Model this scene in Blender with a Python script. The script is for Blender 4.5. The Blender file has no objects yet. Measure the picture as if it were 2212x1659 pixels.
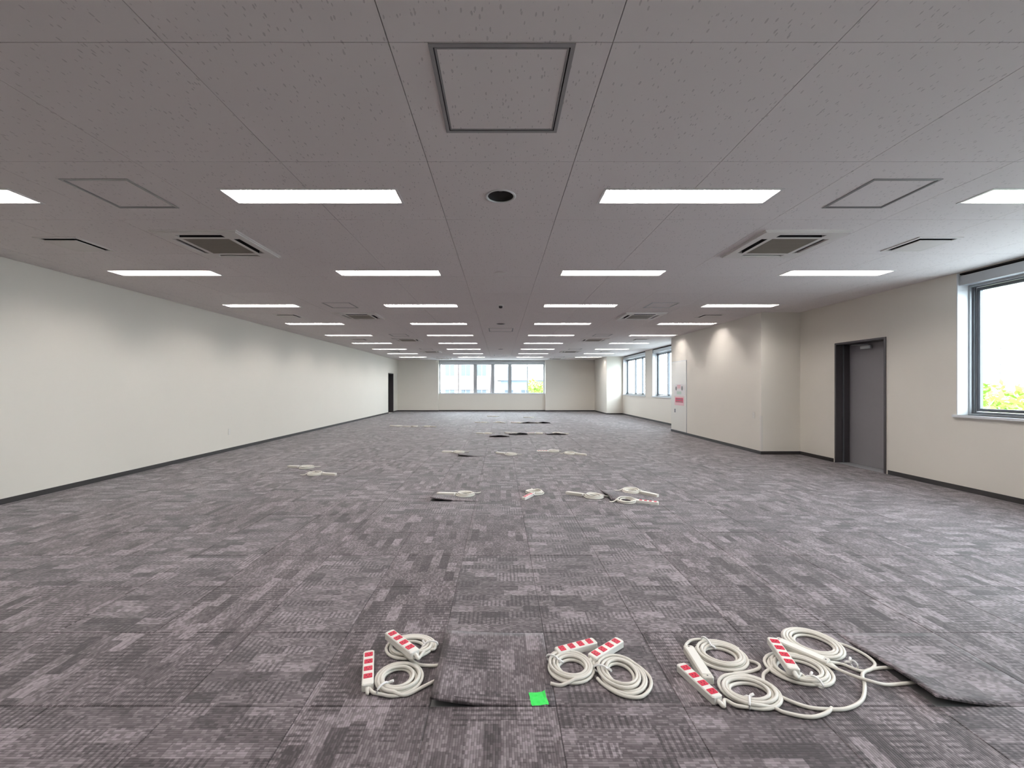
import bpy, math, random
from mathutils import Vector, Matrix

# ------------------------------------------------------------------ camera, world, exposure
F, CX, CY, HC = 915.0, 1081.5, 836.0, 1.26      # focal length px, vanishing point px, eye height
ZC = HC + 1.396                                  # ceiling plane
scene = bpy.context.scene
C = scene.collection
cam_d = bpy.data.cameras.new('camera')
cam_d.sensor_width = 36.0
cam_d.lens = F / 2212 * 36.0
cam_d.shift_x = (1106 - CX) / 2212
cam_d.shift_y = -(829.5 - CY) / 2212
cam_d.clip_start = 0.05
cam_d.clip_end = 400
cam = bpy.data.objects.new('camera', cam_d)
cam.location = (0, 0, HC)
cam.rotation_euler = (math.pi / 2, 0, 0)
C.objects.link(cam)
scene.camera = cam

SKY = 15.0
LAMP = 120.0
world = bpy.data.worlds.new('overcast_sky')
scene.world = world
world.use_nodes = True
bg = world.node_tree.nodes['Background']
bg.inputs[0].default_value = (0.84, 0.92, 1.0, 1)
bg.inputs[1].default_value = SKY
vs = scene.view_settings
vs.view_transform = 'Standard'
vs.look = 'None'
vs.exposure = 0.0
vs.gamma = 1.0
vs.use_curve_mapping = False
cy = scene.cycles
cy.max_bounces = 7
cy.diffuse_bounces = 4
cy.glossy_bounces = 3
cy.transparent_max_bounces = 10
cy.caustics_reflective = False
cy.caustics_refractive = False
cy.sample_clamp_indirect = 6.0
cy.use_denoising = True

# ------------------------------------------------------------------ node helpers
class NT:
    def __init__(self, name):
        self.m = bpy.data.materials.new(name)
        self.m.use_nodes = True
        self.t = self.m.node_tree
        self.b = self.t.nodes['Principled BSDF']
        self.out = self.t.nodes['Material Output']
    def n(self, typ, **kw):
        k = self.t.nodes.new(typ)
        for a, v in kw.items():
            setattr(k, a, v)
        return k
    def put(self, sock, v):
        if hasattr(v, 'is_linked'):
            self.t.links.new(v, sock)
        elif isinstance(v, (tuple, list)) and len(v) == 3 and sock.type == 'RGBA':
            sock.default_value = (*v, 1)
        else:
            sock.default_value = v
    def math(self, op, a, b=None, c=None, clamp=False):
        k = self.n('ShaderNodeMath', operation=op)
        k.use_clamp = clamp
        self.put(k.inputs[0], a)
        if b is not None: self.put(k.inputs[1], b)
        if c is not None: self.put(k.inputs[2], c)
        return k.outputs[0]
    def mixf(self, f, a, b):
        k = self.n('ShaderNodeMix', data_type='FLOAT')
        self.put(k.inputs[0], f); self.put(k.inputs[2], a); self.put(k.inputs[3], b)
        return k.outputs[0]
    def mixc(self, f, a, b):
        k = self.n('ShaderNodeMix', data_type='RGBA')
        self.put(k.inputs[0], f); self.put(k.inputs[6], a); self.put(k.inputs[7], b)
        return k.outputs[2]
    def comb(self, x, y, z=0.0):
        k = self.n('ShaderNodeCombineXYZ')
        for i, v in enumerate((x, y, z)): self.put(k.inputs[i], v)
        return k.outputs[0]
    def pos(self):
        g = self.n('ShaderNodeNewGeometry')
        s = self.n('ShaderNodeSeparateXYZ')
        self.t.links.new(g.outputs['Position'], s.inputs[0])
        return g.outputs['Position'], s.outputs[0], s.outputs[1], s.outputs[2]
    def hash2(self, x, y, z=0.0):
        k = self.n('ShaderNodeTexWhiteNoise', noise_dimensions='3D')
        self.put(k.inputs[0], self.comb(x, y, z))
        return k.outputs[0]
    def noise(self, vec, scale, detail=2.0):
        k = self.n('ShaderNodeTexNoise')
        self.put(k.inputs['Vector'], vec)
        k.inputs['Scale'].default_value = scale
        k.inputs['Detail'].default_value = detail
        return k.outputs[0]
    def bump(self, h, strength, dist):
        k = self.n('ShaderNodeBump')
        k.inputs['Strength'].default_value = strength
        k.inputs['Distance'].default_value = dist
        self.put(k.inputs['Height'], h)
        self.t.links.new(k.outputs[0], self.b.inputs['Normal'])
    def set(self, col=None, rough=None, metal=None, spec=None):
        if col is not None: self.put(self.b.inputs['Base Color'], col)
        if rough is not None: self.put(self.b.inputs['Roughness'], rough)
        if metal is not None: self.b.inputs['Metallic'].default_value = metal
        if spec is not None: self.b.inputs['Specular IOR Level'].default_value = spec
        return self.m

MAT = {}
def plain(name, col, rough=0.5, metal=0.0, var=0.06, scale=12.0, spec=0.5, bump=0.0):
    t = NT(name)
    p, x, y, z = t.pos()
    n = t.noise(p, scale, 3.0)
    lo = tuple(c * (1 - var) for c in col); hi = tuple(min(1, c * (1 + var)) for c in col)
    t.set(t.mixc(n, lo, hi), rough, metal, spec)
    if bump: t.bump(t.noise(p, scale * 20, 2.0), bump, 0.002)
    MAT[name] = t.m

plain('wall_vinyl', (0.80, 0.765, 0.69), 0.75, var=0.02, scale=1.2, spec=0.25, bump=0.12)
plain('baseboard_vinyl', (0.022, 0.020, 0.020), 0.5)
plain('white_enamel', (0.80, 0.80, 0.79), 0.4, var=0.02)
plain('reflector', (0.88, 0.88, 0.88), 0.3, var=0.01)
plain('ac_plastic', (0.80, 0.775, 0.74), 0.5, var=0.02)
plain('ac_grille', (0.24, 0.21, 0.175), 0.6)
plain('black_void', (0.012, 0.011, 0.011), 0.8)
plain('aluminium', (0.50, 0.52, 0.54), 0.38, 0.6, var=0.04)
plain('alu_dark', (0.13, 0.14, 0.155), 0.45, 0.4, var=0.04)
plain('hatch_frame', (0.34, 0.34, 0.34), 0.4, 0.4, var=0.03)
plain('window_trim', (0.74, 0.76, 0.78), 0.4, var=0.02)
plain('door_paint', (0.25, 0.24, 0.255), 0.45, var=0.03)
plain('door_frame_paint', (0.045, 0.041, 0.045), 0.4, var=0.03)
plain('concrete', (0.16, 0.16, 0.16), 0.9)
plain('strip_plastic', (0.80, 0.79, 0.74), 0.4, var=0.02)
plain('strip_under', (0.66, 0.64, 0.58), 0.5, var=0.03)
plain('socket_red', (0.56, 0.008, 0.045), 0.4, var=0.05)
plain('cable_vinyl', (0.70, 0.68, 0.62), 0.45, var=0.05, scale=40)
plain('tie_plastic', (0.84, 0.84, 0.83), 0.4)
plain('green_tape', (0.03, 0.74, 0.10), 0.5, var=0.1, scale=60)
plain('paper', (0.82, 0.80, 0.80), 0.7, var=0.02)
plain('print_red', (0.60, 0.03, 0.10), 0.6)
plain('print_pink', (0.80, 0.52, 0.55), 0.6)
plain('print_dark', (0.20, 0.20, 0.20), 0.6)
plain('print_green', (0.55, 0.66, 0.58), 0.6)
plain('cabinet_paint', (0.75, 0.73, 0.67), 0.45, var=0.01)
plain('downlight_black', (0.03, 0.028, 0.028), 0.5)
plain('leaf_lime', (0.26, 0.42, 0.06), 0.6, var=0.35, scale=3)
plain('leaf_green', (0.10, 0.24, 0.06), 0.6, var=0.35, scale=3)
plain('bark', (0.16, 0.12, 0.09), 0.9, var=0.3)
plain('asphalt', (0.34, 0.34, 0.34), 0.9, var=0.2, scale=0.5)
plain('pole_concrete', (0.30, 0.29, 0.29), 0.9)
plain('render_pink', (0.40, 0.30, 0.27), 0.9, var=0.08)
plain('render_blue', (0.20, 0.25, 0.30), 0.9, var=0.08)
plain('roof_slate', (0.13, 0.15, 0.17), 0.8)
plain('far_window', (0.08, 0.10, 0.12), 0.2)

# ceiling board with short fissures
t = NT('ceiling_board')
p, x, y, z = t.pos()
v = t.n('ShaderNodeTexVoronoi', feature='F1')
nz = t.noise(p, 30.0, 2.0)
wob = t.math('MULTIPLY', t.math('SUBTRACT', nz, 0.5), 0.9)
t.put(v.inputs['Vector'], t.comb(t.math('ADD', t.math('MULTIPLY', x, 75.0), wob), t.math('MULTIPLY', y, 26.0)))
v.inputs['Scale'].default_value = 1.0
s = t.n('ShaderNodeSeparateColor')
t.t.links.new(v.outputs['Color'], s.inputs[0])
lim = t.math('MULTIPLY', t.math('MAXIMUM', t.math('SUBTRACT', s.outputs[0], 0.30), 0.0), 0.46)
pit = t.math('LESS_THAN', v.outputs['Distance'], lim)
base = t.mixc(t.noise(p, 0.8, 2.0), (0.85, 0.815, 0.80), (0.88, 0.845, 0.83))
t.set(t.mixc(t.math('MULTIPLY', pit, 0.36), base, (0.30, 0.285, 0.28)), 0.9, spec=0.15)  # shade inside the fissures is mixed into the board colour
t.bump(t.math('SUBTRACT', 1.0, pit), 0.4, 0.002)
MAT['ceiling_board'] = t.m

# carpet tile: blocks of loop pile in alternating directions
CT_X, CT_Y, CT = -0.28, 1.673, 0.5
t = NT('carpet')
p, x, y, z = t.pos()
tx = t.math('FLOOR', t.math('DIVIDE', t.math('SUBTRACT', x, CT_X), CT))
ty = t.math('FLOOR', t.math('DIVIDE', t.math('SUBTRACT', y, CT_Y), CT))
ht = t.hash2(tx, ty, 3.0)
rot = t.math('GREATER_THAN', ht, 0.5)
u = t.mixf(rot, x, y)
w = t.mixf(rot, y, x)
bv = t.math('FLOOR', t.math('DIVIDE', w, 0.0625))
bu = t.math('FLOOR', t.math('ADD', t.math('DIVIDE', u, 0.143), t.math('MULTIPLY', t.hash2(bv, 1.0, 5.0), 7.0)))
hA = t.hash2(bu, bv, 7.0)
hA2 = t.hash2(bu, bv, 17.0)
bu2 = t.math('FLOOR', t.math('DIVIDE', u, 0.25))
bv2 = t.math('FLOOR', t.math('ADD', t.math('DIVIDE', w, 0.3333), t.math('MULTIPLY', t.hash2(bu2, 2.0, 9.0), 5.0)))
hB = t.hash2(bu2, bv2, 11.0)
cub = t.math('MINIMUM', t.math('SUBTRACT', hA, 0.5), 0.40)
blk = t.math('MULTIPLY', t.math('MULTIPLY', cub, t.math('MULTIPLY', cub, cub)), 3.6)
blk = t.math('ADD', blk, t.math('MULTIPLY', t.math('SUBTRACT', hB, 0.5), 0.12))
blk = t.math('ADD', blk, t.math('MULTIPLY', t.math('SUBTRACT', t.math('MULTIPLY', hA, 1.0), 0.5), 0.10))
# stitch rows: short dashes of light and dark yarn
row = t.math('DIVIDE', w, 0.0095)
rid = t.math('FLOOR', row)
dash = t.hash2(t.math('FLOOR', t.math('ADD', t.math('DIVIDE', u, 0.017), t.math('MULTIPLY', t.hash2(rid, 4.0, 1.0), 9.0))), rid, 2.0)
rib = t.math('ABSOLUTE', t.math('SUBTRACT', t.math('FRACT', row), 0.5))       # 0..0.5
rib = t.math('MULTIPLY', rib, 2.0)
stripe = t.math('GREATER_THAN', hA2, 0.62)
row2 = t.math('FRACT', t.math('DIVIDE', u, 0.024))
bar = t.math('GREATER_THAN', row2, 0.55)
fine = t.math('ADD', t.math('MULTIPLY', dash, 0.80), t.math('MULTIPLY', t.math('SUBTRACT', 1.0, rib), 0.35))
fine = t.math('SUBTRACT', fine, t.math('MULTIPLY', t.math('MULTIPLY', stripe, bar), 0.55))
soft = t.noise(p, 2.2, 2.0)
val = t.math('ADD', t.math('MULTIPLY', blk, 0.80), t.math('ADD', t.math('MULTIPLY', fine, 0.52), 0.16))
val = t.math('ADD', val, t.math('MULTIPLY', t.math('SUBTRACT', soft, 0.5), 0.25), clamp=True)
ramp = t.n('ShaderNodeValToRGB')
t.put(ramp.inputs[0], val)
e = ramp.color_ramp.elements
e[0].position = 0.06; e[0].color = (0.028, 0.022, 0.025, 1)
e[1].position = 0.92; e[1].color = (0.30, 0.262, 0.282, 1)
k = e.new(0.45); k.color = (0.102, 0.085, 0.092, 1)
t.set(ramp.outputs[0], 0.7, spec=0.35)
t.b.inputs['Sheen Weight'].default_value = 0.25
t.b.inputs['Sheen Roughness'].default_value = 0.4
t.bump(fine, 0.55, 0.004)
MAT['carpet'] = t.m
plain('carpet_backing', (0.05, 0.05, 0.05), 0.9)

# lamp tube
t = NT('lamp_glow')
t.t.nodes.remove(t.b)
em = t.n('ShaderNodeEmission')
em.inputs[0].default_value = (1.0, 0.93, 0.895, 1)
em.inputs[1].default_value = LAMP
t.t.links.new(em.outputs[0], t.out.inputs[0])
MAT['lamp_glow'] = t.m

# window glass: clear with a weak mirror image
t = NT('glass')
t.t.nodes.remove(t.b)
tr = t.n('ShaderNodeBsdfTransparent'); tr.inputs[0].default_value = (0.93, 0.96, 0.96, 1)
gl = t.n('ShaderNodeBsdfGlossy'); gl.inputs['Roughness'].default_value = 0.02
lw = t.n('ShaderNodeLayerWeight'); fr = t.n('ShaderNodeMath', operation='MULTIPLY_ADD'); fp = t.n('ShaderNodeMath', operation='POWER')
t.t.links.new(lw.outputs['Facing'], fp.inputs[0]); fp.inputs[1].default_value = 5.0
t.t.links.new(fp.outputs[0], fr.inputs[0]); fr.inputs[1].default_value = 0.5; fr.inputs[2].default_value = 0.02
mx = t.n('ShaderNodeMixShader')
t.t.links.new(fr.outputs[0], mx.inputs[0]); t.t.links.new(tr.outputs[0], mx.inputs[1]); t.t.links.new(gl.outputs[0], mx.inputs[2])
t.t.links.new(mx.outputs[0], t.out.inputs[0])
MAT['glass'] = t.m

# ------------------------------------------------------------------ mesh helpers
class MB:
    def __init__(self):
        self.v, self.f, self.smooth = [], [], set()
    def quad(self, a, b, c, d):
        n = len(self.v); self.v += [a, b, c, d]; self.f.append((n, n+1, n+2, n+3))
    def box(self, x0, x1, y0, y1, z0, z1):
        n = len(self.v)
        self.v += [(x0,y0,z0),(x1,y0,z0),(x1,y1,z0),(x0,y1,z0),(x0,y0,z1),(x1,y0,z1),(x1,y1,z1),(x0,y1,z1)]
        for q in ((0,3,2,1),(4,5,6,7),(0,1,5,4),(1,2,6,5),(2,3,7,6),(3,0,4,7)):
            self.f.append(tuple(n+i for i in q))
        return self
    def bevbox(self, x0, x1, y0, y1, z0, z1, b):
        # box with chamfered vertical edges and a chamfered top
        n = len(self.v)
        def ring(i, z):
            return [(x0+b+i,y0+i,z),(x1-b-i,y0+i,z),(x1-i,y0+b+i,z),(x1-i,y1-b-i,z),(x1-b-i,y1-i,z),(x0+b+i,y1-i,z),(x0+i,y1-b-i,z),(x0+i,y0+b+i,z)]
        rs = [ring(0, z0), ring(0, z1-b*0.6), ring(b*0.6, z1)]
        for r in rs: self.v += r
        self.f.append(tuple(n+i for i in range(7,-1,-1)))
        self.f.append(tuple(n+16+i for i in range(8)))
        for k in range(2):
            for i in range(8):
                j = (i+1) % 8
                self.f.append((n+8*k+i, n+8*k+j, n+8*k+8+j, n+8*k+8+i))
        return self
    def tube(self, pts, r, sides=8, closed=False):
        pts = [Vector(q) for q in pts]
        n0 = len(self.v); m = len(pts)
        up = Vector((0,0,1)); 
        for i, q in enumerate(pts):
            a = pts[(i-1) % m] if closed or i > 0 else q
            b = pts[(i+1) % m] if closed or i < m-1 else q
            d = (b-a)
            d = d.normalized() if d.length > 1e-9 else Vector((1,0,0))
            s = d.cross(up)
            if s.length < 0.05: s = d.cross(Vector((0,1,0)))
            s.normalize(); w = s.cross(d)
            rr = r[i] if isinstance(r, (list, tuple)) else r
            for k in range(sides):
                an = 2*math.pi*k/sides
                self.v.append(tuple(q + s*(rr*math.cos(an)) + w*(rr*math.sin(an))))
        rng = m if closed else m-1
        for i in range(rng):
            j = (i+1) % m
            for k in range(sides):
                l = (k+1) % sides
                self.smooth.add(len(self.f))
                self.f.append((n0+i*sides+k, n0+j*sides+k, n0+j*sides+l, n0+i*sides+l))
        if not closed:
            self.f.append(tuple(n0+k for k in range(sides)))
            self.f.append(tuple(n0+(m-1)*sides+k for k in range(sides-1,-1,-1)))
        return self
    def lathe(self, prof, cx=0, cy=0, n=32, smooth=True, caps=False):
        n0 = len(self.v)
        for r, z in prof:
            for k in range(n):
                a = 2*math.pi*k/n
                self.v.append((cx+r*math.cos(a), cy+r*math.sin(a), z))
        for i in range(len(prof)-1):
            for k in range(n):
                l = (k+1) % n
                if smooth: self.smooth.add(len(self.f))
                self.f.append((n0+i*n+k, n0+i*n+l, n0+(i+1)*n+l, n0+(i+1)*n+k))
        for i, rev in ((0, True), (len(prof)-1, False)) if caps else ():
            if prof[i][0] > 1e-4:
                ids = [n0+i*n+k for k in range(n)]
                self.f.append(tuple(reversed(ids)) if rev else tuple(ids))
        return self
    def plate(self, u0, u1, v0, v1, holes, w0, w1, fn):
        # rectangle minus rectangular holes, extruded w0..w1; fn(u,v,w) -> xyz
        us = sorted({u0, u1} | {min(max(c, u0), u1) for h in holes for c in h[:2]})
        vs_ = sorted({v0, v1} | {min(max(c, v0), v1) for h in holes for c in h[2:4]})
        E = 1e-6
        def solid(i, j):
            if i < 0 or j < 0 or i >= len(us)-1 or j >= len(vs_)-1: return False
            cu, cv = (us[i]+us[i+1])/2, (vs_[j]+vs_[j+1])/2
            return not any(h[0]-E < cu < h[1]+E and h[2]-E < cv < h[3]+E for h in holes)
        for i in range(len(us)-1):
            for j in range(len(vs_)-1):
                if not solid(i, j) or us[i+1]-us[i] < E or vs_[j+1]-vs_[j] < E: continue
                a, b, c, d = us[i], us[i+1], vs_[j], vs_[j+1]
                self.quad(fn(a,c,w0), fn(a,d,w0), fn(b,d,w0), fn(b,c,w0))
                self.quad(fn(a,c,w1), fn(b,c,w1), fn(b,d,w1), fn(a,d,w1))
                if not solid(i-1, j): self.quad(fn(a,c,w0), fn(a,c,w1), fn(a,d,w1), fn(a,d,w0))
                if not solid(i+1, j): self.quad(fn(b,c,w0), fn(b,d,w0), fn(b,d,w1), fn(b,c,w1))
                if not solid(i, j-1): self.quad(fn(a,c,w0), fn(b,c,w0), fn(b,c,w1), fn(a,c,w1))
                if not solid(i, j+1): self.quad(fn(a,d,w0), fn(a,d,w1), fn(b,d,w1), fn(b,d,w0))
        return self
    def mesh(self, name, mat, weld=True):
        me = bpy.data.meshes.new(name)
        me.from_pydata([tuple(q) for q in self.v], [], self.f)
        me.materials.append(MAT[mat])
        if self.smooth:
            fl = [False]*len(self.f)
            for i in self.smooth: fl[i] = True
            me.polygons.foreach_set('use_smooth', fl)
        import bmesh
        bm = bmesh.new(); bm.from_mesh(me)
        if weld: bmesh.ops.remove_doubles(bm, verts=bm.verts, dist=1e-5)
        bmesh.ops.recalc_face_normals(bm, faces=bm.faces)
        bm.to_mesh(me); bm.free()
        return me
    def build(self, name, mat, parent=None, loc=None):
        return link(name, self.mesh(name, mat), parent, loc)

def link(name, me, parent=None, loc=None):
    o = bpy.data.objects.new(name, me); C.objects.link(o)
    if parent is not None: o.parent = parent
    if loc is not None: o.location = loc
    return o
def tag(o, label, cat, group=None):
    o['label'] = label; o['category'] = cat
    if group: o['group'] = group
    return o
def thing(name, label, cat, loc=(0,0,0), rz=0.0, group=None):
    o = bpy.data.objects.new(name, None); C.objects.link(o)
    o.location = loc; o.rotation_euler = (0,0,rz); o.empty_display_size = 0.1
    return tag(o, label, cat, group)
def struct(o):
    o['kind'] = 'structure'; return o
def dup(root, loc, rz, label, group=None):
    r = root.copy(); C.objects.link(r); r.location = loc; r.rotation_euler = (0,0,rz)
    r['label'] = label
    if group: r['group'] = group
    for ch in root.children:
        c = ch.copy(); C.objects.link(c); c.parent = r
        for g in ch.children:
            d = g.copy(); C.objects.link(d); d.parent = c
    return r
def P(px, py, z=0.0):
    Y = (HC - z) * F / (py - CY)
    return Vector(((px - CX) / F * Y, Y, z))
ORD = ['nearest', 'second', 'third', 'fourth', 'fifth', 'sixth', 'seventh', 'eighth', 'ninth', 'tenth', 'eleventh']

# ------------------------------------------------------------------ the room
XL, XR, XB = -5.35, 5.60, 4.87          # long walls and face of the boxed piers
YB, YF = -1.25, 21.95                    # behind the camera, far wall
P1, P2 = (7.92, 12.09), (19.45, YF)     # piers along the window wall
ZT, ZB = 2.95, -0.12
WX0, WX1, WY = -3.23, 2.32, 22.12       # far window bay
SILL = 0.89

idn = lambda u, v, w: (u, v, w)
yz = lambda u, v, w: (w, u, v)          # u along Y, v along Z, w along X
xz = lambda u, v, w: (u, w, v)

floor = struct(MB().box(XL-0.3, XR+0.3, YB-0.3, WY+0.35, ZB, -0.008).build('floor', 'concrete'))
ceil = struct(MB().box(XL-0.3, XR+0.3, YB-0.3, WY+0.35, ZT, ZT+0.12).build('ceiling', 'concrete'))

DY0, DY1, DZ = 6.15, 7.09, 1.99         # steel door
WIN = [(2.30, 5.20), (-0.95, 1.50), (12.7, 15.62), (16.40, 19.35)]
rh = [(a, b, SILL, ZC-0.006) for a, b in WIN] + [(DY0, DY1, 0.0, DZ)]
struct(MB().plate(YB, WY+0.3, ZB, ZT, rh, XR, XR+0.26, yz).build('wall_right', 'wall_vinyl'))
LD0, LD1, LDZ = 20.15, 21.10, 1.93
struct(MB().plate(YB, WY+0.3, ZB, ZT, [(LD0, LD1, 0.0, LDZ)], XL-0.2, XL, yz).build('wall_left', 'wall_vinyl'))
struct(MB().box(XL, XR, YB-0.2, YB, ZB, ZT).build('wall_rear', 'wall_vinyl'))
m = MB()
m.box(XL, WX0, YF, WY+0.3, ZB, ZT); m.box(WX1, XR, YF, WY+0.3, ZB, ZT); m.box(WX0, WX1, WY, WY+0.3, ZB, 0.90)
m.box(WX0, WX1, WY, WY+0.3, ZC-0.01, ZT)
struct(m.build('wall_far', 'wall_vinyl'))
struct(MB().box(XB, XR, P1[0], P1[1], 0.0, ZT).build('wall_pier_door_side', 'wall_vinyl'))
struct(MB().box(XB, XR, P2[0], P2[1], 0.0, ZT).build('wall_pier_far_side', 'wall_vinyl'))

# baseboards
BH, BT = 0.06, 0.008
def bb(name, *boxes):
    m = MB()
    for b in boxes: m.box(*b, 0.0, BH)
    struct(m.build(name, 'baseboard_vinyl'))
bb('baseboard_left', (XL, XL+BT, YB, LD0-0.03), (XL, XL+BT, LD1+0.03, YF))
bb('baseboard_right', (XR-BT, XR, YB, DY0-0.03), (XR-BT, XR, DY1+0.03, P1[0]), (XR-BT, XR, P1[1], P2[0]))
bb('baseboard_pier', (XB-BT, XB, P1[0]-BT, P1[1]+BT), (XB, XR-BT, P1[0]-BT, P1[0]), (XB, XR-BT, P1[1], P1[1]+BT),
   (XB-BT, XB, P2[0]-BT, YF-BT), (XB, XR-BT, P2[0]-BT, P2[0]))
bb('baseboard_far', (XL+BT, WX0, YF-BT, YF), (WX1, XB, YF-BT, YF), (WX0, WX1, WY-BT, WY), (WX0, WX0+BT, YF-BT, WY-BT), (WX1-BT, WX1, YF-BT, WY-BT))
bb('baseboard_rear', (XL+BT, XR-BT, YB, YB+BT))

# ------------------------------------------------------------------ ceiling services layout
LX = [-4.10, -1.365, 1.365, 4.10]
LROW = [3.10 + 2.085*k for k in range(9)]
LROW_BACK = [3.10 - 2.085]
SROW = [4.14 + 4.17*k for k in range(5)]
HROW = [3.07 + 4.17*k for k in range(5)]
BIG = [2.02, 10.36, 18.70]
DOWN = [3.10, 9.36, 15.62]
LL, LW = 1.25, 0.228
VX, VS = [-4.15, 4.10], 0.36
rects = []
for yy in LROW + LROW_BACK:
    for xx in LX: rects.append((xx-LL/2, xx+LL/2, yy-LW/2, yy+LW/2))
for yy in SROW:
    for xx in VX: rects.append((xx-VS/2, xx+VS/2, yy-VS/2, yy+VS/2))
for yy in HROW:
    for xx in (-2.735, 2.735): rects.append((xx-0.228, xx+0.228, yy-0.228, yy+0.228))
for yy in SROW:
    for xx in (-2.735, 2.735): rects.append((xx-0.335, xx+0.335, yy-0.335, yy+0.335))
for yy in BIG: rects.append((0.005-0.30, 0.005+0.30, yy-0.297, yy+0.297))
rounds = [(0.0, yy, 0.098) for yy in DOWN]
NOROOM = [(XB-0.002, XR+1, P1[0]-0.002, P1[1]+0.002), (XB-0.002, XR+1, P2[0]-0.002, P2[1]+1)]

def visible_key(x0, x1, y0, y1):
    yc = (y0+y1)/2
    if y1 < 0.9: return None
    if min(abs(x0), abs(x1)) > 1.25*y1: return None
    return yc + 0.02*abs((x0+x1)/2)

# ceiling tiles 0.91 m, joints at x = 0.455 + 0.91 k, y = 1.716 + 0.91 k
def grid(x_first, y_first, step, x0, x1, y0, y1):
    out = []
    i0 = math.floor((x0-x_first)/step); j0 = math.floor((y0-y_first)/step)
    i = i0
    while x_first+i*step < x1:
        j = j0
        while y_first+j*step < y1:
            a, b = max(x0, x_first+i*step), min(x1, x_first+(i+1)*step)
            c, d = max(y0, y_first+j*step), min(y1, y_first+(j+1)*step)
            if b-a > 0.03 and d-c > 0.03: out.append((a, b, c, d))
            j += 1
        i += 1
    return out

def inside_any(r, zones):
    return any(z[0] <= r[0]+1e-3 and r[1] <= z[1]+1e-3 and z[2] <= r[2]+1e-3 and r[3] <= z[3]+1e-3 for z in zones)
def cut(r, hs):
    return [h for h in hs if h[0] < r[1] and h[1] > r[0] and h[2] < r[3] and h[3] > r[2]]

def add_ceiling_tile(m, r, g=0.002, off=(0,0)):
    a, b, c, d = r[0]+g, r[1]-g, r[2]+g, r[3]-g
    rd = [q for q in rounds if a < q[0] < b and c < q[1] < d]
    hs = cut(r, rects) + cut(r, NOROOM) + [(q[0]-q[2], q[0]+q[2], q[1]-q[2], q[1]+q[2]) for q in rd]
    fn = lambda u, v, w: (u-off[0], v-off[1], w)
    m.plate(a, b, c, d, hs, ZC, ZC+0.012, fn)
    for cx_, cy_, rr in rd:
        n = 48; k0 = len(m.v)
        for k in range(n):
            an = 2*math.pi*k/n; ca, sa = math.cos(an), math.sin(an); s_ = 1/max(abs(ca), abs(sa))
            m.v.append((cx_+rr*0.985*ca-off[0], cy_+rr*0.985*sa-off[1], ZC)); m.v.append((cx_+rr*s_*ca-off[0], cy_+rr*s_*sa-off[1], ZC))
        for k in range(n):
            l = (k+1) % n
            m.f.append((k0+2*k, k0+2*l, k0+2*l+1, k0+2*k+1))

tiles = grid(0.455, 1.716, 0.91, XL+0.002, XR-0.002, YB+0.002, WY-0.002)
tiles = [r for r in tiles if not inside_any(r, NOROOM)]
far_cut = [(XL-1, WX0+0.002, YF-0.002, WY+1), (WX1-0.002, XR+1, YF-0.002, WY+1)]
NOROOM += far_cut
tiles = [r for r in tiles if not inside_any(r, NOROOM)]
tiles.sort(key=lambda r: (visible_key(*r) is None, visible_key(*r) or 0))
plain_cache = {}
rest = MB()
for i, r in enumerate(tiles):
    if i < 300 and visible_key(*r) is not None:
        o_ = ((r[0]+r[1])/2, (r[2]+r[3])/2)
        full = not (cut(r, rects) or cut(r, NOROOM) or any(r[0] < q[0] < r[1] and r[2] < q[1] < r[3] for q in rounds))
        key = (round(r[1]-r[0], 4), round(r[3]-r[2], 4))
        if full and key in plain_cache:
            me = plain_cache[key]
        else:
            m = MB(); add_ceiling_tile(m, r, off=o_)
            if not m.f: continue
            me = m.mesh('ceiling_tile', 'ceiling_board')
            if full: plain_cache[key] = me
        link('ceiling_tile', me, ceil, (o_[0], o_[1], 0))
    else:
        add_ceiling_tile(rest, r)
if rest.f:
    o = rest.build('ceiling_tiles_beyond', 'ceiling_board', ceil); o['kind'] = 'stuff'

# ------------------------------------------------------------------ carpet tiles
def add_carpet(m, a, b, c, d, hs, off=(0,0), z=0.0):
    fn = lambda u, v, w: (u-off[0], v-off[1], w+z)
    if hs:
        m.plate(a, b, c, d, hs, -0.0075, 0.0, fn)
    else:
        g = 0.0025
        n = len(m.v)
        for q in [(a,c,-.0075),(b,c,-.0075),(b,d,-.0075),(a,d,-.0075),(a,c,-.002),(b,c,-.002),(b,d,-.002),(a,d,-.002),(a+g,c+g,0),(b-g,c+g,0),(b-g,d-g,0),(a+g,d-g,0)]:
            m.v.append(fn(*q))
        m.f.append((n+3,n+2,n+1,n)); m.f.append((n+8,n+9,n+10,n+11))
        for k in range(4):
            l = (k+1) % 4
            m.f.append((n+k,n+l,n+4+l,n+4+k)); m.f.append((n+4+k,n+4+l,n+8+l,n+8+k))

LIFT = {}   # tile index -> lift function, filled below
def tile_ij(px, py):
    q = P(px, py); return (math.floor((q.x-CT_X)/CT), math.floor((q.y-CT_Y)/CT))
def curl(corner, amt, reach=0.42):
    # a tile with the given corner (sx, sy in 0..1) bent upwards
    def f(s_, t_):
        dd = math.hypot(s_-corner[0], t_-corner[1])
        return amt*max(0, 1-dd/reach/1.6)**1.7
    return f
def edge_curl(sx, amt):
    return lambda s_, t_: amt*max(0, 1-abs(s_-sx)/0.75)**1.6*(1-0.35*abs(t_-0.35))
LIFT[(0, 0)] = lambda s_, t_: 0.034*max(0, 1-s_/0.62)**1.5*max(0, 1-0.55*t_)
LIFT[(math.floor((1.74-CT_X)/CT), 0)] = lambda s_, t_: 0.042*max(0, 1-s_/0.6)**1.5*(1-min(1, max(0, (t_-0.05)/0.78))**1.7)
LIFT[tile_ij(1022, 1074)] = curl((0.0, 0.0), 0.045, 0.6)
LIFT[tile_ij(1404, 1078)] = curl((0.0, 0.3), 0.040, 0.6)
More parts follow.
